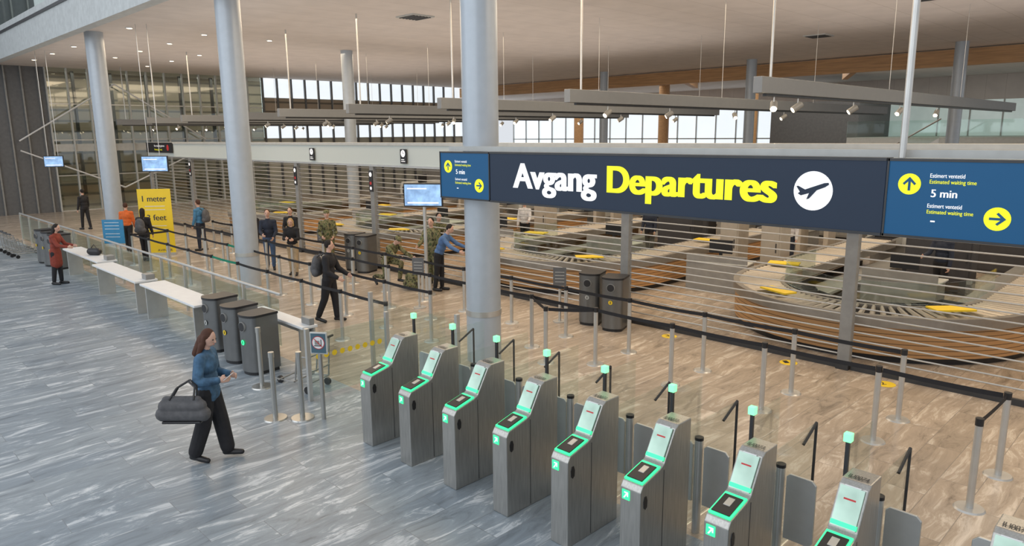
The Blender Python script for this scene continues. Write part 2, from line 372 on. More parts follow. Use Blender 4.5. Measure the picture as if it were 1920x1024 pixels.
# ---------------------------------------------------------------- gates
m_greenrefl=M('panel_green_reflection',(.36,.47,.41),.12,.4,.05,noise=.3,scale=3,ecol=(.1,.9,.4))  # gate's sloped steel panel; green reflection put into colour and faint glow
def code_text(cde,g):
    t=text(cde,(-.075,.075,0,.06),m_dark,g,0,shifts=(0,.003)); t.location=(0,.60,1.378); t.rotation_euler=(math.radians(-90),0,0)
def build_gate(code):
    e=thing('ticket_gate','brushed steel boarding pass gate pedestal with green lit reader','ticket gate',group='boarding pass gates')
    W=.11
    prof=[(0,0),(0,.90),(.035,.955),(.30,1.02),(.36,1.05),(.53,1.34),(.58,1.37),(.80,1.37),(.80,0)]
    MB().prism(prof,'x',-W,W,m_gate).obj('body',e,bevel=.01)
    MB().bb(-W-.002,W+.002,.355,.362,.02,1.0,m_dark).obj('panel_joint',e)
    sl=math.atan2(.065,.265); r=Matrix.Rotation(sl,3,'X')
    MB().box((0,.18,1.000),(.20,.29,.02),m_green,r).obj('light_strip',e,bevel=.006)
    MB().box((0,.17,1.006),(.165,.235,.022),m_black,r).obj('reader_glass',e,bevel=.004)
    MB().box((0,.20,1.022),(.06,.10,.012),m_steel2,r).obj('scanner_window',e,bevel=.004)
    r2=Matrix.Rotation(math.atan2(.29,.17),3,'X')
    MB().box((0,.437,1.203),(.18,.31,.012),m_greenrefl,r2).obj('sloped_panel',e)
    MB().box((0,.372,1.09),(.19,.035,.016),m_green,r2).obj('light_strip',e)
    a=MB(); a.bb(-.085,-.005,-.006,0,.79,.88,m_green); poly(a,[(-.070,.805),(-.055,.805),(-.030,.842),(-.030,.823),(-.016,.823),(-.016,.867),(-.060,.867),(-.060,.853),(-.040,.853)],-.009,m_white); a.obj('arrow_plate',e)
    a=MB(); a.prism([(.05,.74),(.045,.80),(.06,.845),(.085,.845),(.10,.80),(.095,.74),(.07,.72)],'x',W,W+.006,m_black); a.obj('side_sensor',e)
    a=MB()
    def onslope(u0,u1,w0,w1,m,h):
        dy,dz=.17,.29; nn=Vector((0,-.863,.506)); vs=[]
        for (w_,u_) in ((w0,u0),(w1,u0),(w1,u1),(w0,u1)): vs.append(Vector((w_,.36+dy*u_,1.05+dz*u_))+nn*h)
        a.add(vs,[(0,1,2,3)],m)
    onslope(.66,1.0,-.06,.06,m_wht,.012); onslope(.74,.94,-.045,.045,m_dark,.014); onslope(.79,.90,-.03,.022,m_wht,.016); onslope(.67,.71,-.045,.045,m_red,.017)
    a.obj('instruction_plate',e)
    MB().bb(-.240,-.210,.975,1.005,0,1.49,m_dark).obj('lamp_post',e)
    MB().bb(-.257,-.193,.958,1.022,1.49,1.565,m_greenc).obj('status_lamp',e,bevel=.006)
    MB().bb(-.229,-.221,1.02,1.55,.3,1.50,m_glass).obj('glass_fin',e)
    a=MB(); a.cyl((0,1.15,0),(0,1.15,1.0),.042,m_steel2,n=16); a.cyl((0,1.15,1.0),(0,1.15,1.03),.044,m_black,n=16); a.obj('hinge_post',e,autos=True)
    for sx in (1,-1):
        a=MB(); a.prism([(sx*.06,.32),(sx*.06,.93),(sx*.09,.96),(sx*.29,.96),(sx*.33,.92),(sx*.33,.36),(sx*.29,.32)],'y',1.14,1.165,m_steel2); a.obj('wing_panel',e,bevel=.004)
    MB().bb(-.006,.006,.85,1.85,.15,1.2,m_glass).obj('side_glass',e)
    MB().tube([(0,1.9,0),(0,1.9,1.2),(0,1.62,1.06)],.014,m_dark,n=12).obj('rear_post',e)
    return e
codes=['IU0067','IU0068','IU0069','IU0070','IU0071','IU0072','IU0073','IU0074','IU0075']
g0=build_gate(codes[0]); g0.location=(-7.63,4.85,0)
gl=[g0]+[dup(g0,(-7.63+.840*i+(.17 if i==8 else 0),4.85,0)) for i in range(1,9)]
for g,cde in zip(gl,codes): code_text(cde,g)
for ch in list(gl[-1].children):
    if ch.name.split('.')[0] in ('lamp_post','status_lamp','glass_fin'): bpy.data.objects.remove(ch)

# ---------------------------------------------------------------- stanchions
def stan(x,y):
    e=thing('belt_stanchion','slim satin steel queue stanchion with round base','stanchion',(x,y,0),group='queue stanchions')
    MB().cyl((0,0,0),(0,0,.018),.155,m_steel2,r2=.14,n=24).obj('base',e,autos=True)
    MB().cyl((0,0,.018),(0,0,.95),.038,m_steel2,n=16).obj('pole',e,autos=True)
    MB().cyl((0,0,.95),(0,0,1.03),.041,m_black,n=16).obj('belt_head',e,autos=True)
    return e
st=stan(-7.56,10.53)
def belt(a,b,m=m_belt):
    mb=MB(); a=Vector(a+(0,));b=Vector(b+(0,)); d=(b-a); L=d.length; n=6
    vs=[];fs=[]
    for i in range(n+1):
        t=.045/L+(1-.09/L)*i/n; p=a+(b-a)*t; s=-.015*4*t*(1-t)
        vs+= [(p.x,p.y,.955+s),(p.x,p.y,1.015+s)]
        if i<n: fs.append((2*i,2*i+2,2*i+3,2*i+1))
    mb.add(vs,fs,m)
    o=mb.obj('barrier_belt'); tag(o,('green' if m is m_gbelt else 'black')+' fabric queue belt stretched between two steel stanchions','belt','queue belts')
A=[-7.56+1.545*i for i in range(-12,4)]
rows={10.53:[x for x in A], 9.54:[x for x in A if x<-1.6]+[-1.53], 8.45:[x-.15 for x in A if x<-10.3]+[-1.57], 7.3:[x for x in A if x<-10.5 and x>-25]}
for yy,xs in rows.items():
    for x in xs:
        if abs(x+18.7)<.4 and abs(yy-8.45)<.3: continue
        if (x-(-26.1))**2+(yy-8.6)**2<.5: continue
        if (x,yy)!=(A[12],10.53): dup(st,(x,yy,0))
    xs=sorted(xs)
    for k,(p,q) in enumerate(zip(xs,xs[1:])):
        if q-p>2: continue
        m=m_gbelt if (k%6==4 and yy<9) else m_belt
        belt((p,yy),(q,yy),m)
belt((-1.57,8.45),(-1.53,9.54))
dup(st,(-8.25,9.0,0))
belt((-8.25,9.0),(-7.56,9.54)); belt((-8.25,9.0),(-9.1,9.54)); belt((-24.55,7.3),(-24.5,8.45))
fp=thing('steel_post','short brushed steel post with domed top and flat round base','post',(-9.34,4.42,0),group='front steel posts')
MB().cyl((0,0,0),(0,0,.02),.17,m_steel,r2=.16,n=28).obj('base',fp,autos=True)
MB().cyl((0,0,.02),(0,0,.92),.036,m_steel,n=18).obj('pole',fp,autos=True)
MB().cyl((0,0,.92),(0,0,1.0),.042,m_steel,n=18).obj('cap',fp,autos=True)
dup(fp,(-9.07,4.70,0)); dup(fp,(-10.75,4.9,0))
s=thing('no_trolley_sign','small sign on a steel post forbidding luggage trolleys','sign',(-8.82,4.90,0),rz=math.radians(35))
MB().cyl((0,0,0),(0,0,1.0),.032,m_steel,n=16).obj('pole',s,autos=True)
MB().bb(-.13,.13,-.03,-.0,.98,1.30,m_lgrey).obj('panel',s,bevel=.01)
a=MB(); a.bb(-.11,.11,-.034,-.031,1.0,1.28,M('sign_teal',(.06,.12,.16),.5)); disc(a,0,1.15,.095,-.036,m_red); disc(a,0,1.15,.086,-.038,m_wht)
a.bb(-.05,.02,-.041,-.04,1.12,1.18,m_grey); a.bb(-.06,.05,-.041,-.04,1.10,1.112,m_black); a.bb(.04,.05,-.041,-.04,1.10,1.2,m_black); a.box((0,-.043,1.15),(.16,.002,.010),m_red,Matrix.Rotation(.78,3,'Y')); a.obj('pictogram',s)

# ---------------------------------------------------------------- glass balustrade & handrail
for i in range(7):
    x0=-34+i*3.1
    e=thing('glass_balustrade','clear glass barrier panel with steel posts and handrail','glass barrier',(x0,6.1,0),group='glass barrier panels')
    MB().bb(.05,3.0,-.006,.006,.08,1.0,m_gglass).obj('glass_panel',e)
    for xx in (0,1.5): MB().bb(xx,xx+.05,-.03,.03,0,1.08,m_steel2).obj('post',e)
    MB().cyl((0,0,1.1),(3.1,0,1.1),.028,m_steel2,n=12).obj('handrail',e,autos=True)
e=thing('glass_screen','low glass screen with yellow round stickers and steel posts','glass barrier',(-9.6,5.1,0))
MB().bb(-.006,.006,.05,1.5,.06,1.05,m_gglass).obj('glass_panel',e)
for k in range(2): MB().bb(-.03,.03,k*1.45,.06+k*1.45,0,1.15,m_steel2).obj('post',e)
for k in range(9):
    yy=.2+.14*k; nn=18; a=MB()
    a.add([(.012,yy+.045*math.cos(2*math.pi*i/nn),.68+.045*math.sin(2*math.pi*i/nn)) for i in range(nn)],[tuple(range(nn))],m_yel2)
    a.obj('sticker',e)
e=thing('glass_screen','tall clear glass screen with slim steel posts next to the gates','glass barrier',(-10.3,6.75,0))
MB().bb(.05,2.3,-.006,.006,.06,1.25,m_glass).obj('glass_panel',e)
for xx in (0,2.3): MB().bb(xx-.03,xx+.03,-.03,.03,0,1.35,m_steel2).obj('post',e)

# ---------------------------------------------------------------- tray tables
def table(x0,x1,y0=5.0,y1=5.7,z=.8):
    e=thing('packing_table','long narrow white topped packing table with steel panel legs','table',(x0,y0,0),group='packing tables')
    L=x1-x0;D=y1-y0
    MB().bb(0,L,0,D,z-.05,z,m_wht).obj('table_top',e,bevel=.01)
    for xx in (.15,L-.25): MB().bb(xx,xx+.05,.06,D-.06,0,z-.05,m_steel2).obj('leg',e)
    MB().bb(.1,L-.1,D-.03,D,z-.25,z-.05,m_steel2).obj('rear_apron',e)
    MB().bb(L-.3,L-.02,D*.5,D-.05,z,z+.12,m_grey).obj('tag_dispenser',e,bevel=.01)
    return e
table(-20.6,-17.3,5.1,5.6); table(-17.0,-13.9,5.1,5.65); table(-24.3,-20.9,5.3,5.8); table(-12.9,-10.9,5.75,6.05)

# ---------------------------------------------------------------- bins
m_bin=M('bin_metal',(.18,.185,.185),.32,.7,noise=.1,scale=3)
def waste_bin(x,y,symcol,rz=0,h=1.05,group='waste bins'):
    e=thing('waste_bin','dark grey metal recycling bin with rounded front and round opening','waste bin',(x,y,0),rz,group)
    def sect(w,d,n=14):
        pts=[(-w,d),(-w,-d*.5)]
        for i in range(1,n):
            t=math.pi+math.pi*i/n; pts.append((w*math.cos(t),-d*.5+d*.5*math.sin(t)))
        pts+=[(w,-d*.5),(w,d)]; return pts
    MB().prism(sect(.225,.27),'z',.06,h-.04,m_bin).obj('body',e,autos=True)
    MB().prism(sect(.21,.25),'z',0,.06,m_black).obj('plinth',e)
    MB().prism(sect(.235,.28),'z',h-.04,h,m_black).obj('lid',e,autos=True)
    a=MB(); a.cyl((0,-.25,h-.20),(0,-.29,h-.20),.085,m_grey,n=24); a.cyl((0,-.28,h-.20),(0,-.295,h-.20),.075,m_black,n=24); a.obj('opening_ring',e,autos=True)
    a=MB(); disc(a,0,h*.55,.045,-.285,symcol); a.bb(-.006,.006,-.292,-.286,h*.55-.025,h*.55+.025,m_black); a.obj('emblem',e)
    return e
waste_bin(-13.35,5.35,m_lgrey,math.radians(8)); waste_bin(-12.4,5.3,m_yel2,math.radians(8)); waste_bin(-11.55,5.25,m_green,math.radians(8))
waste_bin(-18.6,11.7,m_lgrey,math.radians(20),1.12); waste_bin(-18.0,11.7,m_yel2,math.radians(20),1.12)
waste_bin(-9.4,11.7,m_lgrey,math.radians(20),1.12); waste_bin(-8.75,11.65,m_yel2,math.radians(20),1.12)
for k in range(3): waste_bin(-27.3+.85*k,5.5,m_yel2,math.radians(10),1.1)

# ---------------------------------------------------------------- luggage trolleys
def trolley(x,y,rz):
    e=thing('luggage_trolley','steel tube luggage trolley with black wheels','trolley',(x,y,0),rz,'luggage trolleys')
    a=MB(); t=.013
    for sy in (-.25,.25):
        a.tube([(-.4,sy,.16),(.45,sy*.5,.12)],t,m_grey); a.tube([(-.4,sy,.16),(-.45,sy,.8),(-.52,sy,.85)],t,m_grey); a.tube([(-.43,sy,.6),(-.2,sy,.6),(-.15,sy,.2)],t,m_grey)
    for xx in (-.4,-.1,.2): a.tube([(xx,-.25,.16),(xx,.25,.16)],t,m_grey)
    for z in (.35,.6,.8): a.tube([(-.43,-.25,z),(-.43,.25,z)],t,m_grey)
    a.obj('frame',e)
    MB().cyl((-.52,-.26,.85),(-.52,.26,.85),.02,m_black).obj('handle',e)
    for p in ((-.38,-.24),(-.38,.24),(.4,0)): MB().cyl((p[0],p[1]-.02,.06),(p[0],p[1]+.02,.06),.06,m_black,n=16).obj('wheel',e)
    return e
t=trolley(-10.35,5.35,math.radians(200))
for k in range(4): dup(t,(-29.2-.62*k,5.3,0),math.radians(100))

# ---------------------------------------------------------------- lane conveyors
def stadium(r,L,n=20):
    pts=[(r,L)]
    for i in range(n+1):
        t=-math.pi*i/n; pts.append((r*math.cos(t),r*math.sin(t)))
    pts.append((-r,L)); return pts
def ring(mb,ro,ri,z0,z1,L,m,n=28):
    o=stadium(ro,L,n); i_=stadium(ri,L,n); k=len(o); vs=[]
    for p in o: vs+=[(p[0],p[1],z0),(p[0],p[1],z1)]
    for p in i_: vs+=[(p[0],p[1],z0),(p[0],p[1],z1)]
    fs=[];O=lambda j,t:2*j+t; I=lambda j,t:2*k+2*j+t
    for j in range(k-1):
        fs+=[(O(j,0),O(j+1,0),O(j+1,1),O(j,1)),(I(j,0),I(j,1),I(j+1,1),I(j+1,0)),(O(j,1),O(j+1,1),I(j+1,1),I(j,1)),(O(j,0),I(j,0),I(j+1,0),O(j+1,0))]
    fs+=[(O(0,0),O(0,1),I(0,1),I(0,0)),(O(k-1,0),I(k-1,0),I(k-1,1),O(k-1,1))]
    mb.add(vs,fs,m)
m_rail=M('conveyor_rail',(.32,.30,.27),.35,.5,noise=.08)
def lane(cx,cy,R=2.9,L=7.):
    e=thing('security_conveyor','curved security roller conveyor with oak slat skirt','conveyor',(cx,cy,0),group='security lane conveyors')
    a=MB(); ring(a,R-.05,R-.10,.12,.64,L,m_wood); a.obj('timber_skirt',e,autos=True)
    a=MB(); ring(a,R,R-.12,.64,.84,L,m_rail); ring(a,R-.98,R-1.06,.62,.82,L,m_rail); a.obj('side_rail',e,autos=True)
    a=MB(); ring(a,R-.12,R-.98,.66,.70,L,m_trayt); a.obj('bed_plate',e)
    a=MB(); ring(a,R-.12,R-.18,0,.12,L,m_black); a.obj('plinth',e)
    a=MB(); n=44
    for i in range(n+1):
        t=-math.pi*i/n; c,s_=math.cos(t),math.sin(t)
        a.cyl(((R-.12)*c,(R-.12)*s_,.785),((R-.98)*c,(R-.98)*s_,.785),.055,m_alum,r2=.034,n=6)
    y=.18
    while y<L:
        for sx in(-1,1): a.cyl((sx*(R-.12),y,.785),(sx*(R-.98),y,.785),.05,m_alum,n=6)
        y+=.18
    o=a.obj('rollers',e,autos=True); o['kind']='stuff'
    for (p,d,rr) in (((-R+.5,.8,.90),(.7,.4,.03),.3),((R*.6,-R*.55,.90),(.7,.35,.03),.8),((-R*.4,-R*.75,.90),(.7,.3,.03),-.4),((R-.5,3.0,.90),(.6,.4,.03),.1)):
        MB().box(p,d,m_yel2,Matrix.Rotation(rr,3,'Z')).obj('yellow_marker',e)
    a=MB(); ring(a,R-1.15,R-1.75,.36,.42,L,m_grey); a.obj('tray_shelf',e)
    a=MB(); ring(a,R-1.07,R-1.09,.84,1.25,1.2,m_gglass); a.obj('glass_guard',e)
    return e
CXS=[-5.0,-13.2,-21.4,-29.6,3.2]; CY=15.75
l0=lane(CXS[0],CY)
for c in CXS[1:]: dup(l0,(c,CY,0))
tr=None
for cx in CXS[:3]:
    for lev in range(2):
        for t in (-.2,-.6,-1.0,-1.4,-1.8,-2.2,-2.6):
            R=1.45; x=cx+R*math.cos(t); y=CY+R*math.sin(t); z=.425+.155*lev
            if tr is None:
                tr=thing('security_tray','dark grey plastic security tray on the lower shelf','tray',(x,y,z),t,'security trays')
                MB().bb(-.25,.25,-.18,.18,0,.02,m_trayt).obj('tray_base',tr)
                a=MB(); a.bb(-.25,.25,-.18,-.165,.02,.15,m_trayt); a.bb(-.25,.25,.165,.18,.02,.15,m_trayt); a.bb(-.25,-.235,-.18,.18,.02,.15,m_trayt); a.bb(.235,.25,-.18,.18,.02,.15,m_trayt); a.obj('tray_rim',tr)
            else: dup(tr,(x,y,z),t)
def xray(x,y):
    e=thing('xray_scanner','large grey baggage x-ray scanner with dark curtained tunnel','scanner',(x,y,0),group='baggage scanners')
    MB().prism([(-.6,.55),(-.6,1.25),(-.45,1.5),(.45,1.5),(.6,1.25),(.6,.55)],'y',0,2.4,m_lgrey).obj('hood',e,bevel=.03)
    MB().bb(-.5,.5,.1,2.3,0,.55,m_grey).obj('base_cabinet',e,bevel=.02)
    a=MB(); a.bb(-.36,.36,-.01,0.02,.75,1.25,m_black); a.bb(-.36,.36,-.7,0,.68,.75,m_trayt); a.bb(-.42,-.36,-.7,0,.62,.82,m_steel2); a.bb(.36,.42,-.7,0,.62,.82,m_steel2); a.obj('infeed_belt',e)
    a=MB(); a.bb(.45,.6,.45,.95,1.48,1.9,m_black); a.obj('operator_monitor',e)
    return e
x0=None
for cx in CXS:
    for sx in (-2.35,2.35):
        if x0 is None: x0=xray(cx+sx,23.6)
        else: dup(x0,(cx+sx,23.6,0))
def arch(x,y):
    e=thing('walk_through_detector','grey walk-through detector arch between the lanes','detector',(x,y,0),group='detector arches')
    for a_,b_ in ((-.5,-.35),(.35,.5)): MB().bb(a_,b_,-.3,.3,0,2.2,m_beige).obj('side_panel',e,bevel=.02)
    MB().bb(-.5,.5,-.3,.3,2.2,2.42,m_lgrey).obj('top_unit',e,bevel=.02); return e
d0=arch(-9.1,22.5)
for x in (-17.3,-25.5,-.9): dup(d0,(x,22.5,0))
def desk(x,y,rz=0):
    e=thing('control_desk','grey security control desk with dark monitor','desk',(x,y,0),rz,'security control desks')
    MB().bb(-.8,.8,-.4,.4,.72,.76,m_lgrey).obj('desk_top',e,bevel=.01)
    MB().bb(-.78,.78,-.38,-.34,.0,.95,m_grey).obj('modesty_panel',e,bevel=.01)
    for sx in(-.75,.7): MB().bb(sx,sx+.05,-.33,.36,0,.72,m_grey).obj('leg',e)
    MB().bb(-.3,.3,-.05,0,.95,1.3,m_black).obj('monitor',e,bevel=.01); MB().bb(-.04,.04,-.04,.0,.76,.95,m_black).obj('monitor_stand',e)
    return e
k0=desk(-9.1,16.6,.2)
for x,y,r in ((-17.3,16.6,.2),(-5.0,17.4,0),(-13.2,17.5,0),(-21.4,17.5,0),(-25.5,17.,.2),(-.9,17,.0)): dup(k0,(x,y,0),r)
def cabinet(x,y,w,h,m,lab):
    e=thing('equipment_cabinet',lab,'cabinet',(x,y,0),group='equipment cabinets')
    MB().bb(-w/2,w/2,-.3,.3,.06,h,m).obj('body',e,bevel=.015); MB().bb(-w/2+.03,w/2-.03,-.28,.28,0,.06,m_black).obj('plinth',e)
    MB().bb(-w/2+.04,w/2-.04,-.315,-.3,.12,h-.08,m).obj('door',e,bevel=.004); MB().bb(w/2-.12,w/2-.1,-.335,-.315,h*.45,h*.58,m_dark).obj('handle',e)
for x,y,w,h,m in ((-9.7,18.4,.55,1.9,m_beige),(-8.5,18.4,.55,1.9,m_beige),(-17.7,19.3,.6,1.9,m_beige),(-5.0,20.2,1.5,1.8,m_trayt),(-13.2,21.2,1.4,1.7,m_trayt),(-5.7,23.8,1.2,1.8,m_trayt),(-4.3,23.8,1.2,1.9,m_trayt),(-12.5,23.8,1.2,1.6,m_grey),(-13.9,23.8,.9,1.9,m_trayt),(-21.4,23.8,1.3,1.7,m_grey),(-7.2,28,1.6,2.1,m_lgrey),(-10.5,28,2,2.0,m_grey),(-14,28.5,1.4,2.1,m_trayt),(-16.3,28.5,1.4,1.8,m_lgrey),(-19,29,2.2,2.1,m_grey),(-24,29,1.6,2.0,m_beige),(-2.5,28,2.2,2.2,m_grey),(-28,27,1.6,2,m_beige),(-5,30,1.6,2.3,m_trayt),(-12.2,31,1.6,2.3,m_beige),(-21.6,31,2,2.3,m_trayt)):
    cabinet(x,y,w,h,m,{m_beige:'beige',m_trayt:'black',m_lgrey:'light grey',m_grey:'grey'}[m]+' metal equipment cabinet in the security area')

# ---------------------------------------------------------------- lighting beams + spots + rods
bm0=None
def spot(x,y,z,rz,lens=None,label='grey track spotlight aimed down from the lighting beam'):
    e=thing('track_spotlight',label,'spotlight',(x,y,z),rz,'track spotlights')
    MB().cyl((0,0,0),(0,0,-.12),.013,m_steel2,n=8).obj('bracket',e)
    a=MB(); a.cyl((-.08,0,-.11),(.10,0,-.23),.068,m_grey,n=16); a.obj('housing',e,autos=True)
    MB().cyl((.10,0,-.23),(.105,0,-.233),.055,lens or m_lens,n=16).obj('lamp_lens',e)
    return e
s0=None
for i in range(9):
    x=-6.44-4.63*i; L=21 if i<2 else 15
    if i in (0,2):
        bm0=thing('lighting_beam','long grey suspended beam carrying track spotlights','beam',(x,12.8,4.86),group='suspended lighting beams')
        MB().bb(-.09,.09,0,L,-.15,.15,m_beamgrey).obj('beam_body',bm0,bevel=.01)
        MB().bb(-.04,.04,.3,L-.3,-.20,-.15,m_dark).obj('track',bm0)
        for yy,rr in ((.5,.026),(7,.007),(13.5,.007)): MB().cyl((0,yy,.15),(0,yy,CEIL-4.86),rr,m_steel2,n=8).obj('suspension_rod',bm0)
    else: dup(bm0,(x,12.8,4.86))
    for yy in (1.9,4.6,7.9,11.5):
        p=(x,12.8+yy+random.uniform(-.4,.4),4.66); r=random.uniform(-2.6,-.5)
        if s0 is None: s0=spot(*p,r)
        else: dup(s0,p,r)
spot(-6.44,13.5,4.66,math.radians(-65),m_lensb,'glowing warm track spotlight under the lighting beam')
for (x,y) in ((-19.5,15),(-12.6,30),(-6.9,24),(-5.6,13),(-27,25)):
    e=thing('ceiling_vent','square louvred vent in the ceiling','vent',(x,y,CEIL),group='ceiling vents')
    MB().bb(-.45,.45,-.45,.45,-.04,0,m_lgrey).obj('frame',e); a=MB()
    for k in range(6): a.bb(-.38,.38,-.36+.13*k,-.30+.13*k,-.06,-.04,m_dark)
    a.obj('louvres',e)
dl=None
for i in range(5):
    for j in range(3):
        p=(-42+3.5*i,9+2.6*j,CEIL)
        if dl is None:
            dl=thing('downlight','small round recessed ceiling downlight','light',p,group='ceiling downlights')
            MB().cyl((0,0,-.03),(0,0,0),.13,m_wht,n=16).obj('trim_ring',dl); MB().cyl((0,0,-.035),(0,0,-.03),.09,m_lens,n=16).obj('lamp_lens',dl)
        else: dup(dl,p)

# ---------------------------------------------------------------- monitors & banners
def monitor(x,y,z,w,h,rz,stand):
    e=thing('info_monitor','flat information monitor '+('on a tall steel pole' if stand else 'hung from thin rods'),'monitor',(x,y,z),rz)
    MB().bb(-w/2,w/2,0,.07,-h/2,h/2,m_black).obj('casing',e,bevel=.01)
    MB().bb(-w/2+.03,w/2-.03,-.005,0,-h/2+.03,h/2-.03,m_screen).obj('screen',e)
    a=MB(); a.bb(-w*.4,w*.4,-.009,-.006,-h*.36,-h*.30,m_white); a.bb(-w*.4,w*.1,-.009,-.006,h*.25,h*.3,m_white); a.obj('caption_bar',e)
    if stand: 
        MB().cyl((0,.1,-z),(0,.1,h/2),.045,m_steel2,n=14).obj('pole',e,autos=True); MB().cyl((0,.1,-z),(0,.1,-z+.03),.22,m_steel2,n=24).obj('base',e,autos=True)
    else:
        for sx in(-.2,.2): MB().cyl((sx,.03,h/2),(sx,.03,CEIL-z),.012,m_steel2,n=6).obj('rod',e)
    return e
monitor(-14.1,10.9,2.55,1.0,.58,math.radians(35),True)
monitor(-26.9,9.0,3.1,.98,.56,math.radians(40),False)
monitor(-37.6,8.3,3.0,.8,.5,math.radians(60),False)
e=thing('safety_banner','tall yellow roll-up banner about keeping distance','banner',(-26.1,8.6,0),math.radians(50))
MB().bb(-.55,.55,0,.02,.08,2.28,m_yel2).obj('panel',e); MB().bb(-.57,.57,-.1,.12,0,.08,m_steel2).obj('base',e)
text('1 meter',(-.4,.4,1.85,2.05),m_dark,e,-.004,shifts=(0,.01)); text('3 feet',(-.3,.35,1.2,1.40),m_dark,e,-.004,shifts=(0,.01)); text('AVINOR',(-.05,.45,.12,.2),m_dark,e,-.004)
for z in (1.68,1.56,1.0,.88):
    a=MB(); a.bb(-.33,.33,-.004,-.002,z,z+.02,m_wht); a.obj('text_line',e)
m_blue2=M('info_blue',(.03,.22,.42),.5)
e=thing('blue_info_sign','blue information board with white text on a post','sign',(-24.6,6.8,0),math.radians(45))
MB().bb(-.33,.33,0,.03,.75,1.5,m_blue2).obj('panel',e); MB().cyl((0,.05,0),(0,.05,1.45),.03,m_steel2).obj('pole',e); MB().cyl((0,.05,0),(0,.05,.02),.2,m_steel2,n=20).obj('base',e)
a=MB()
for z in (1.4,1.3,1.2,1.05,.95): a.bb(-.25,.2,-.004,-.001,z,z+.015,m_wht)
a.obj('text_lines',e)
for (x,y) in ((-13.2,10.0),(-9.95,11.3),(-19.6,11.2)):
    e=thing('queue_notice_board','small dark notice board with pale text on a post','sign',(x,y,0),math.radians(35),'queue notice boards')
    MB().bb(-.14,.14,-.02,0,.80,1.2,m_dgrey).obj('panel',e); MB().cyl((0,.02,0),(0,.02,1.1),.03,m_steel2).obj('pole',e); MB().cyl((0,.02,0),(0,.02,.02),.15,m_steel2,n=20).obj('base',e)
    a=MB()
    for k in range(4): a.bb(-.10,.10,-.024,-.021,.88+.07*k,.892+.07*k,m_lgrey)
    a.obj('text_lines',e)
for i,(x,y) in enumerate(((-5.15,11.95),(-3.55,11.95),(-7.6,11.95),(-12.5,11.2))):
    e=tag(MB().cyl((0,0,.0),(0,0,.004),.15,m_yel2,n=28).obj('floor_sticker',loc=(x,y,0)),'round yellow sticker on the marble floor','floor sticker','round floor stickers')
    t=text(str(i+1),(-.04,.04,0,.14),m_black,None,0,'lettering'); t.parent=e; t.rotation_euler=(math.radians(-90),0,math.radians(45)); t.location=(0,-.05,.006)
e=thing('rear_staircase','steel staircase with glass sides rising to the gallery','staircase',(-16.5,43,0))
a=MB()
for k in range(18): a.bb(k*.28,.3+k*.28,0,1.6,.18+k*.18-.04,.18+k*.18,m_grey)
a.obj('steps',e); MB().prism([(0,0),(5.2,3.3),(5.2,3.6),(-.2,.2)],'y',-.05,0,m_steel2).obj('stringer',e)
MB().prism([(0,.3),(5.2,3.6),(5.2,4.6),(0,1.3)],'y',-.03,-.02,m_gglass).obj('side_glass',e)
MB().tube([(0,-.03,1.3),(5.2,-.03,4.6)],.04,m_steel2).obj('handrail',e)

# ---------------------------------------------------------------- people
def remesh(name,prims,vox,mat,parent,sm=3,label=None):
    mb=MB()
    for p in prims:
        if p[0]=='c':
            _,a,b,ra,rb=p; a=Vector(a);b=Vector(b)
            if (b-a).length<1e-4: b=a+Vector((0,0,1e-3))
            mb.cyl(a,b,ra,mat,r2=rb,n=12); mb.ell(a,(ra,)*3,mat,10,6); mb.ell(b,(rb,)*3,mat,10,6)
        elif p[0]=='k':
            _,a,b,ra,rb=p; mb.cyl(a,b,ra,mat,r2=rb,n=14)
        else:
            _,c,r,rot=p; mb.ell(c,r,mat,16,10,rot)
    me=bpy.data.meshes.new(name); me.from_pydata(mb.v,[],mb.f)
    bm=bmesh.new(); bm.from_mesh(me); bmesh.ops.remove_doubles(bm,verts=bm.verts,dist=1e-7); bmesh.ops.recalc_face_normals(bm,faces=bm.faces); bm.to_mesh(me); bm.free()
    o=bpy.data.objects.new(name,me); COL.objects.link(o)
    r=o.modifiers.new('r','REMESH'); r.mode='VOXEL'; r.voxel_size=vox
    s=o.modifiers.new('s','SMOOTH'); s.iterations=sm; s.factor=.5
    dg=bpy.context.evaluated_depsgraph_get(); me2=bpy.data.meshes.new_from_object(o.evaluated_get(dg))
    o.modifiers.clear(); o.data=me2; me2.materials.clear(); me2.materials.append(mat)
    me2.polygons.foreach_set('use_smooth',[True]*len(me2.polygons))
    o.parent=parent
    if label:o['label']=label
    return o
def cloth(name,col,noise=.15,scale=14,rough=.85): return M(name,col,rough,0,0,noise,scale,.15)
m_skin=M('skin',(.60,.37,.28),.55,noise=.05)
m_lip=M('lips',(.45,.18,.16),.5)
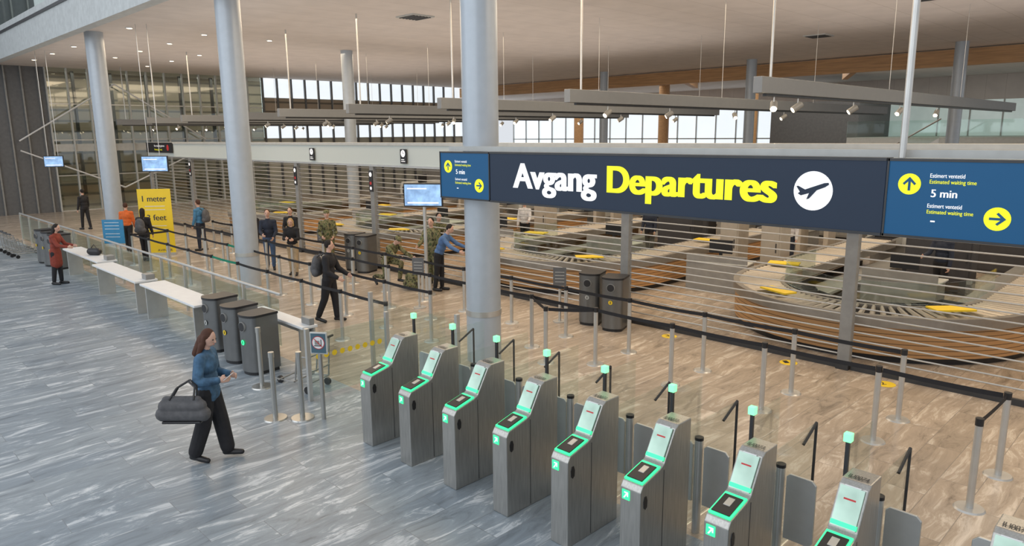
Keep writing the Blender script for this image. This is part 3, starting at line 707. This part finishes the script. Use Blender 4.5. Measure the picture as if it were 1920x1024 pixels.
def person(label,x,y,face,h,coat,pants,hair,pose=None,style='short',shoes=m_black,vox=.013,coatlen=.0,cap=None,skin=m_skin,loose=1.,wide=1.):
    P=dict(legL=(4,4),legR=(-4,4),armL=(5,8,15,0),armR=(5,8,15,0),lean=2,head=(0,0),spread=.0); P.update(pose or {})
    e=thing('person',label,'person',(x,y,0),math.radians(face)); s=h/1.75; rad=math.radians
    u=Vector((math.sin(rad(P['lean'])),0,math.cos(rad(P['lean']))))
    hip=Vector((0,0,0)); J={}
    lows=[]
    for k,sy in(('L',1),('R',-1)):
        t,kn=P['leg'+k]; hj=hip+Vector((0,sy*.09,-.03)); a1=rad(t);a2=rad(t-kn); sp=P['spread']
        kj=hj+Vector((math.sin(a1),sy*sp,-math.cos(a1))).normalized()*.43
        aj=kj+Vector((math.sin(a2),sy*sp*.2,-math.cos(a2))).normalized()*.42
        fa=rad((t-kn)*.65) if (t-kn)<-12 else (rad((t-kn)*.6) if t-kn>15 else 0)
        td=Vector((math.cos(fa),sy*.12,math.sin(fa))); heel=aj+Vector((-.04,0,-.045)); toe=aj+td*.17+Vector((0,0,-.055))
        J[k]=(hj,kj,aj,heel,toe); lows+= [heel.z-.04,toe.z-.032,kj.z-.06]
    off=Vector((0,0,-min(lows)))
    for k in 'LR': J[k]=tuple(p+off for p in J[k])
    hip=hip+off
    waist=hip+u*.16; chest=hip+u*.34; nb=hip+u*.50
    hy,hp=P['head']; hr=Matrix.Rotation(rad(hy),3,'Z')@Matrix.Rotation(rad(hp+P['lean']*.4),3,'Y')
    hc=nb+u*.07+hr@Vector((.02,0,.13))
    S=Matrix.Rotation(rad(P['lean']),3,'Y')
    body=[];top=[];trs=[];shs=[]
    body+=[('e',hip+u*.02,(.10,.145,.11),S),('e',waist,(.095,.13,.13),S),('e',chest,(.11,.16,.16),S),('c',nb,hc-hr@Vector((.01,0,.06)),.055,.05),
           ('e',hc,(.088,.073,.108),hr),('e',hc+hr@Vector((.025,0,-.055)),(.058,.052,.055),hr),('c',hc+hr@Vector((.088,0,.01)),hc+hr@Vector((.103,0,-.022)),.009,.014),
           ('e',hc+hr@Vector((0,.074,-.01)),(.018,.01,.03),hr),('e',hc+hr@Vector((0,-.074,-.01)),(.018,.01,.03),hr),('e',hc+hr@Vector((.082,0,-.055)),(.012,.024,.010),hr)]
    ex=.018*loose
    top+=[('e',hip+u*.04,(.105+ex,.15+ex,.12),S),('e',waist,(.105+ex,.138+ex,.14),S),('e',chest,(.118+ex,.168+ex,.165),S),('c',nb-u*.03,nb+u*.015,.085,.068)]
    if coatlen>0:
        top+=[('c',hip+Vector((.0,.05,0)),hip+Vector((-.0,.05,-coatlen)),.13,.135),('c',hip+Vector((0,-.05,0)),hip+Vector((0,-.05,-coatlen)),.13,.135)]
    trs+=[('e',hip+Vector((0,0,-.02)),(.105+ex*.6,.15+ex*.6,.115),None)]
    hands={}
    for k,sy in(('L',1),('R',-1)):
        hj,kj,aj,heel,toe=J[k]
        body+=[('c',hj,kj,.082,.052),('c',kj,aj,.05,.036),('c',aj,heel,.036,.034),('c',heel,toe,.034,.026)]
        trs+=[('c',hj,kj,.098*loose**.5,.07*loose**.5*wide),('c',kj,kj+(aj-kj)*.93,.07*loose**.5*wide,.056*loose**.5*wide**1.6)]
        shs.append([('c',aj+Vector((0,0,-.01)),heel,.045,.042),('c',heel,toe,.042,.034),('c',heel+(toe-heel)*.5,toe,.042,.036)])
        sw,ab,el,inn=P['arm'+k]; sh=chest+u*.105+Vector((0,sy*.175,0))
        a1=rad(sw);a2=rad(sw+el)
        d1=Vector((math.sin(a1),sy*math.sin(rad(ab)),-math.cos(a1)*math.cos(rad(ab)))).normalized()
        d2=Vector((math.sin(a2),-sy*math.sin(rad(inn))+sy*math.sin(rad(ab))*.3,-math.cos(a2))).normalized()
        ej=sh+d1*.29; wj=ej+d2*.25
        body+=[('c',chest+u*.10,sh,.07,.06),('c',sh,ej,.05,.04),('c',ej,wj,.04,.027)]
        top+=[('c',chest+u*.09,sh,.09,.072),('c',sh,ej,.062*loose**.5,.055*loose**.5),('c',ej,ej+d2*.235,.055*loose**.5,.042*loose**.5)]
        side=Vector((0,sy,0))
        cin=-side; cin=(cin-d2*cin.dot(d2)); cin=cin.normalized() if cin.length>.1 else Vector((1,0,0))
        wv=d2.cross(cin).normalized()
        if wv.x+wv.z*.5<0: wv=-wv
        pc=wj+d2*.05
        rm=Matrix((wv,cin,d2)).transposed()
        body.append(('e',pc,(.042,.018,.055),rm)); body.append(('c',wj-d2*.02,wj+d2*.02,.027,.026))
        for fi,(o_,ln) in enumerate(((.03,.07),(.01,.078),(-.01,.072),(-.029,.058))):
            b0=wj+d2*.085+wv*o_; dA=(d2+cin*.35).normalized(); dB=(d2*.4+cin).normalized()
            m1=b0+dA*ln*.55; m2=m1+dB*ln*.5
            body+=[('c',b0,m1,.0105,.0095),('c',m1,m2,.0095,.008)]
        tb=wj+d2*.03+wv*.03; t1=tb+(wv*.8+d2*.7+cin*.3).normalized()*.035; body+=[('c',tb,t1,.013,.011),('c',t1,t1+(d2+cin*.5).normalized()*.028,.011,.009)]
        hands[k]=(wj+d2*.09)
    def SC(pr):
        out=[]
        for p in pr:
            if p[0] in 'ck': out.append((p[0],Vector(p[1])*s,Vector(p[2])*s,p[3]*s,p[4]*s))
            else: out.append((p[0],Vector(p[1])*s,tuple(q*s for q in p[2]),p[3]))
        return out
    remesh('body',SC(body),min(vox,.011),skin,e,2)
    remesh('trousers',SC(trs),vox,pants,e,3)
    remesh('jacket',SC(top),vox,coat,e,3)
    for sp_ in shs: remesh('shoe',SC(sp_),vox,shoes,e,2)
    H=[('e',hc+hr@Vector((-.022,0,.022)),(.088,.082,.100),hr)]
    if style=='long': H+=[('c',hc+hr@Vector((-.05,0,0)),nb+Vector((-.09,0,-.12)),.075,.05),('c',hc+hr@Vector((-.03,.05,0)),hc+hr@Vector((-.03,.055,-.14)),.04,.03),('c',hc+hr@Vector((-.03,-.05,0)),hc+hr@Vector((-.03,-.055,-.14)),.04,.03)]
    if style in('bob','wavy'): H+=[('e',hc+hr@Vector((-.045,0,-.04)),(.075,.09,.10),hr),('c',hc+hr@Vector((-.02,.065,0.02)),hc+hr@Vector((-.01,.072,-.13)),.034,.026),('c',hc+hr@Vector((-.02,-.065,0.02)),hc+hr@Vector((-.01,-.072,-.13)),.034,.026)]
    if style=='wavy': H+=[('c',hc+hr@Vector((-.07,0,-.05)),nb+Vector((-.12,0,-.02)),.07,.05),('c',hc+hr@Vector((-.03,-.07,-.10)),nb+Vector((-.04,-.10,.0)),.035,.03)]
    remesh('hair',SC(H),vox,hair,e,1)
    if cap: remesh('cap',SC([('e',hc+hr@Vector((-.008,0,.05)),(.10,.088,.07),hr),('c',hc+hr@Vector((.06,.03,.05)),hc+hr@Vector((.13,0,.04)),.02,.012)]),vox,cap,e,1)
    for sy in(-1,1): 
        a=MB(); a.ell(tuple((hc+hr@Vector((.079,sy*.032,.012)))*s),(.008,.014,.008),m_black,8,6); a.obj('eye',e,smooth=True)
    a=MB(); a.ell(tuple((hc+hr@Vector((.092,0,-.055)))*s),(.006,.022,.006),m_lip,8,6); a.obj('mouth',e,smooth=True)
    return e,{k:v*s for k,v in hands.items()},dict(chest=chest*s,hip=hip*s,nb=nb*s)
denim=cloth('denim_jacket',(.05,.115,.20),.5,9); blackc=cloth('black_cloth',(.014,.014,.017)); navyc=cloth('navy_cloth',(.018,.025,.045)); redc=cloth('rust_coat',(.22,.04,.025)); oran=cloth('orange_jacket',(.65,.14,.03)); bluec=cloth('blue_jacket',(.06,.20,.36)); jean=cloth('jeans',(.05,.09,.17)); beigec=cloth('beige_trousers',(.42,.32,.20)); bluesw=cloth('blue_sweater',(.08,.16,.33)); whitec=cloth('white_shirt',(.6,.6,.62)); redj=cloth('red_jacket',(.5,.05,.04))
hbrown=cloth('brown_hair',(.07,.028,.016)); hdark=cloth('dark_hair',(.015,.011,.009)); hblond=cloth('blond_hair',(.45,.30,.13)); hgrey=cloth('grey_hair',(.25,.22,.2))
greyb=cloth('grey_bag',(.09,.09,.095),.2)
def camo():
    m,nt,out=nodes('camouflage'); N=nt.nodes.new; L=nt.links.new; b=N('ShaderNodeBsdfPrincipled'); tc=N('ShaderNodeTexCoord'); nz=N('ShaderNodeTexNoise'); nz.inputs['Scale'].default_value=11
    r=N('ShaderNodeValToRGB'); r.color_ramp.interpolation='CONSTANT'; e=r.color_ramp.elements; e[0].color=(.04,.035,.02,1); e[1].position=.42; e[1].color=(.13,.14,.06,1); k=e.new(.53); k.color=(.22,.18,.10,1); k=e.new(.62); k.color=(.07,.10,.04,1)
    L(tc.outputs['Object'],nz.inputs['Vector']); L(nz.outputs['Fac'],r.inputs[0]); L(r.outputs[0],b.inputs['Base Color']); b.inputs['Roughness'].default_value=.9; L(b.outputs[0],out.inputs[0]); return m
m_camo=camo()
e,hd_,B=person('woman in denim jacket and wide black trousers walking with a phone',-8.66,3.25,45,1.68,denim,blackc,hbrown,dict(legL=(12,3),legR=(-8,12),armL=(2,12,85,30),armR=(-4,16,95,25),lean=1,head=(-8,20)),'wavy',vox=.009,loose=1.35,coatlen=.06,wide=1.25)
def W(e,p): return (Matrix.Rotation(e.rotation_euler.z,3,'Z')@Vector(p))+Vector(e.location)
hp=W(e,hd_['R']); ph=thing('smartphone','white smartphone held in a walking woman\'s hand','phone',hp+Vector((0,0,.02)),math.radians(45)); MB().box((.03,0,.02),(.008,.07,.13),m_wht,Matrix.Rotation(.9,3,'Y')).obj('casing',ph,bevel=.003); MB().box((.024,0,.024),(.002,.062,.12),m_black,Matrix.Rotation(.9,3,'Y')).obj('screen',ph)
bg=thing('weekend_bag','large dark grey weekend bag hanging at the woman\'s side','bag',W(e,(-.14,-.40,.67)),math.radians(45))
remesh('bag_body',[('c',(-.24,0,.10),(.24,0,.10),.09,.09),('c',(-.21,0,.20),(.21,0,.20),.08,.08),('c',(-.19,0,.28),(.19,0,.28),.045,.045)],.012,greyb,bg,2)
for sy in(-.05,.05):
    MB().tube([(-.13,sy,.29),(-.05,sy*.6+.03,.42),(.06,sy*.5+.10,.48),(.15,sy*.5+.06,.42),(.16,sy,.29)],.012,m_black,6).obj('handle',bg)
MB().bb(-.23,.23,-.08,.08,.0,.03,m_black).obj('bag_base',bg,bevel=.01)
def backpack(e,B,m,lab,rz):
    c=B['chest']; p=W(e,(c.x-.27,0,c.z-.28)); b=thing('backpack',lab,'bag',p,rz)
    remesh('bag_body',[('e',(0,0,.2),(.11,.16,.24),None),('e',(-.07,0,.12),(.08,.12,.14),None),('c',(0,-.1,.05),(0,.1,.05),.09,.09)],.015,m,b,2)
    for sy in(-.1,.1): MB().tube([(.05,sy,.4),(.14,sy,.46)],.016,m_black,6).obj('strap',b)
    return b
e,_,B=person('woman in rust red coat standing at the packing table',-22.85,4.8,50,1.68,redc,blackc,hdark,dict(armL=(30,5,50,10),armR=(30,5,50,10),lean=6,head=(0,15)),'long',coatlen=.36)
t=thing('handbag','small black handbag on the packing table','bag',(-22.2,5.6,.8),.6); remesh('bag_body',[('c',(-.12,0,.1),(.12,0,.1),.1,.1)],.015,m_black,t,1); MB().tube([(-.1,0,.18),(0,0,.3),(.1,0,.18)],.01,m_black).obj('handle',t)
person('man in dark jacket standing by the glass wall',-36,8.9,200,1.78,blackc,blackc,hdark,dict(legL=(12,6),legR=(-8,4)))
person('person in orange jacket walking away in the queue',-27.6,8.1,150,1.72,oran,blackc,hbrown,dict(legL=(12,6),legR=(-12,10)))
e,_,B=person('person with long dark hair and black coat seen from behind',-25.1,7.85,140,1.72,blackc,blackc,hdark,dict(legL=(6,6),legR=(-6,6)),'long'); backpack(e,B,greyb,'dark backpack worn by a queueing traveller',math.radians(140))
e,_,B=person('man in blue jacket and jeans waiting in the queue',-25.9,10.0,-150,1.8,bluec,navyc,hbrown,dict(armR=(20,10,60,10))); backpack(e,B,greyb,'grey backpack on a man in blue jacket',math.radians(-150))
person('person in red jacket behind the column',-24.9,11.1,160,1.7,redj,jean,hdark)
person('man in dark clothes standing in the queue',-21.7,10.0,-60,1.78,blackc,blackc,hdark)
person('man in navy jacket and jeans waiting in the queue',-20.55,9.95,-30,1.82,navyc,jean,hbrown,dict(armL=(10,8,40,20),armR=(15,8,60,20)))
person('person in black hooded jacket queueing with hands in front',-21.3,11.1,-50,1.74,blackc,navyc,hbrown,dict(armL=(15,8,60,25),armR=(15,8,60,25)))
person('woman with blond hair in dark coat and beige trousers',-19.2,10.0,-40,1.66,blackc,beigec,hblond,dict(armL=(20,8,70,30),armR=(20,8,80,30),head=(0,15)),'bob')
e,_,B=person('man in black jacket with backpack walking through the queue',-13.6,7.88,35,1.78,blackc,blackc,hdark,dict(legL=(10,6),legR=(-11,12),armL=(20,10,40,10),armR=(10,10,50,10),lean=3,head=(20,0)),vox=.011,loose=1.3); backpack(e,B,greyb,'grey and black backpack on a walking man',math.radians(35))
person('soldier in camouflage uniform standing and waiting',-18.9,11.0,-30,1.83,m_camo,m_camo,hdark,dict(armL=(15,10,50,20),armR=(10,10,60,20)),cap=m_camo)
person('soldier in camouflage uniform standing beside the monitor pole',-15.0,11.85,-60,1.82,m_camo,m_camo,hdark,dict(armR=(30,10,40,0)),loose=1.2)
person('soldier in camouflage crouching on one knee over a pack',-15.9,11.0,10,1.8,m_camo,m_camo,hdark,dict(legL=(85,95),legR=(5,95),armL=(50,10,20,0),armR=(50,10,30,0),lean=35,head=(0,25)),cap=m_camo)
t=thing('military_rucksack','camouflage rucksack standing on the floor','bag',(-14.95,11.1,0),.2); remesh('bag_body',[('c',(-.12,0,.16),(.12,0,.16),.15,.15),('c',(-.08,0,.34),(.08,0,.34),.12,.12),('e',(0,-.15,.18),(.12,.07,.1),None)],.016,m_camo,t,1)
person('man in blue sweater leaning forward beside the grille',-14.35,11.55,30,1.8,bluesw,blackc,hdark,dict(armL=(50,10,20,5),armR=(45,10,20,5),lean=25,head=(0,15)))
person('soldier in camouflage at the conveyor end',-16.2,13.0,-20,1.8,m_camo,m_camo,hdark,dict(lean=15,armL=(40,10,20,0)))
person('security worker in white shirt between the conveyors',-17.3,17.8,-60,1.75,whitec,blackc,hdark,dict(armL=(30,10,40,0)))
person('security worker in dark uniform near a desk',-13.2,19.4,-80,1.75,navyc,blackc,hgrey)
person('security worker in white shirt near the scanner',-9.1,20.6,-80,1.75,whitec,navyc,hblond,dict(armR=(30,8,50,0)))
person('security worker in dark uniform beside the conveyor',-4.6,18.7,-100,1.78,navyc,blackc,hdark,dict(armR=(30,8,50,0)))

# ---------------------------------------------------------------- lights & world
def area(name,loc,size,sy,power,col,rot=(0,0,0)):
    l=bpy.data.lights.new(name,'AREA'); l.shape='RECTANGLE'; l.size=size; l.size_y=sy; l.energy=power; l.color=col
    o=bpy.data.objects.new(name,l); COL.objects.link(o); o.location=loc; o.rotation_euler=rot; return o
for x in (-33,-22,-11,0): area('ceiling_light',(x,11.5,CEIL-.15),8,4,360,(1,.77,.52))
for x in (-33,-22,-11,0): area('ceiling_light',(x,20,CEIL-.15),8,8,470,(1,.80,.56))
for x in (-40,-18,4): area('ceiling_light',(x,46,CEIL-.15),14,10,600,(1,.93,.84))
for x in (-34,-20,-6): area('added_ceiling_fill',(x,21,5.15),12,16,220,(1,.92,.86),(math.pi,0,0))  # added upward fill, no fixture modelled, brightens the ceiling above the beams
for x in (-34,-20,-6): area('added_ceiling_fill',(x,10,4.2),12,1.,60,(1,.95,.91),(math.pi,0,0))  # same added fill for the front strip of ceiling
area('west_hall_light',(EX-1.4,15,CEIL-.1),1.2,18,330,(1,.95,.86))
area('hall_daylight',(-14,-11,9),34,12,1850,(.92,.96,1),(math.radians(62),0,0))
w=bpy.data.worlds.new('sky'); sc.world=w; w.use_nodes=True
bgN=w.node_tree.nodes['Background']; bgN.inputs[0].default_value=(.90,.94,1,1); bgN.inputs[1].default_value=.82

# ---------------------------------------------------------------- camera
cd=bpy.data.cameras.new('camera'); cam=bpy.data.objects.new('camera',cd); COL.objects.link(cam)
r=Vector((.7051332,.7090132,-.00935)); u=Vector((-.1285372,.1407829,.981661)); f=Vector((-.6973273,.6909996,-.1904052))
mt=Matrix((r,u,-f)).transposed().to_4x4(); mt.translation=Vector((0,0,4)); cam.matrix_world=mt
cd.sensor_width=36; cd.lens=36*1340/1920; cd.clip_end=300
sc.camera=cam
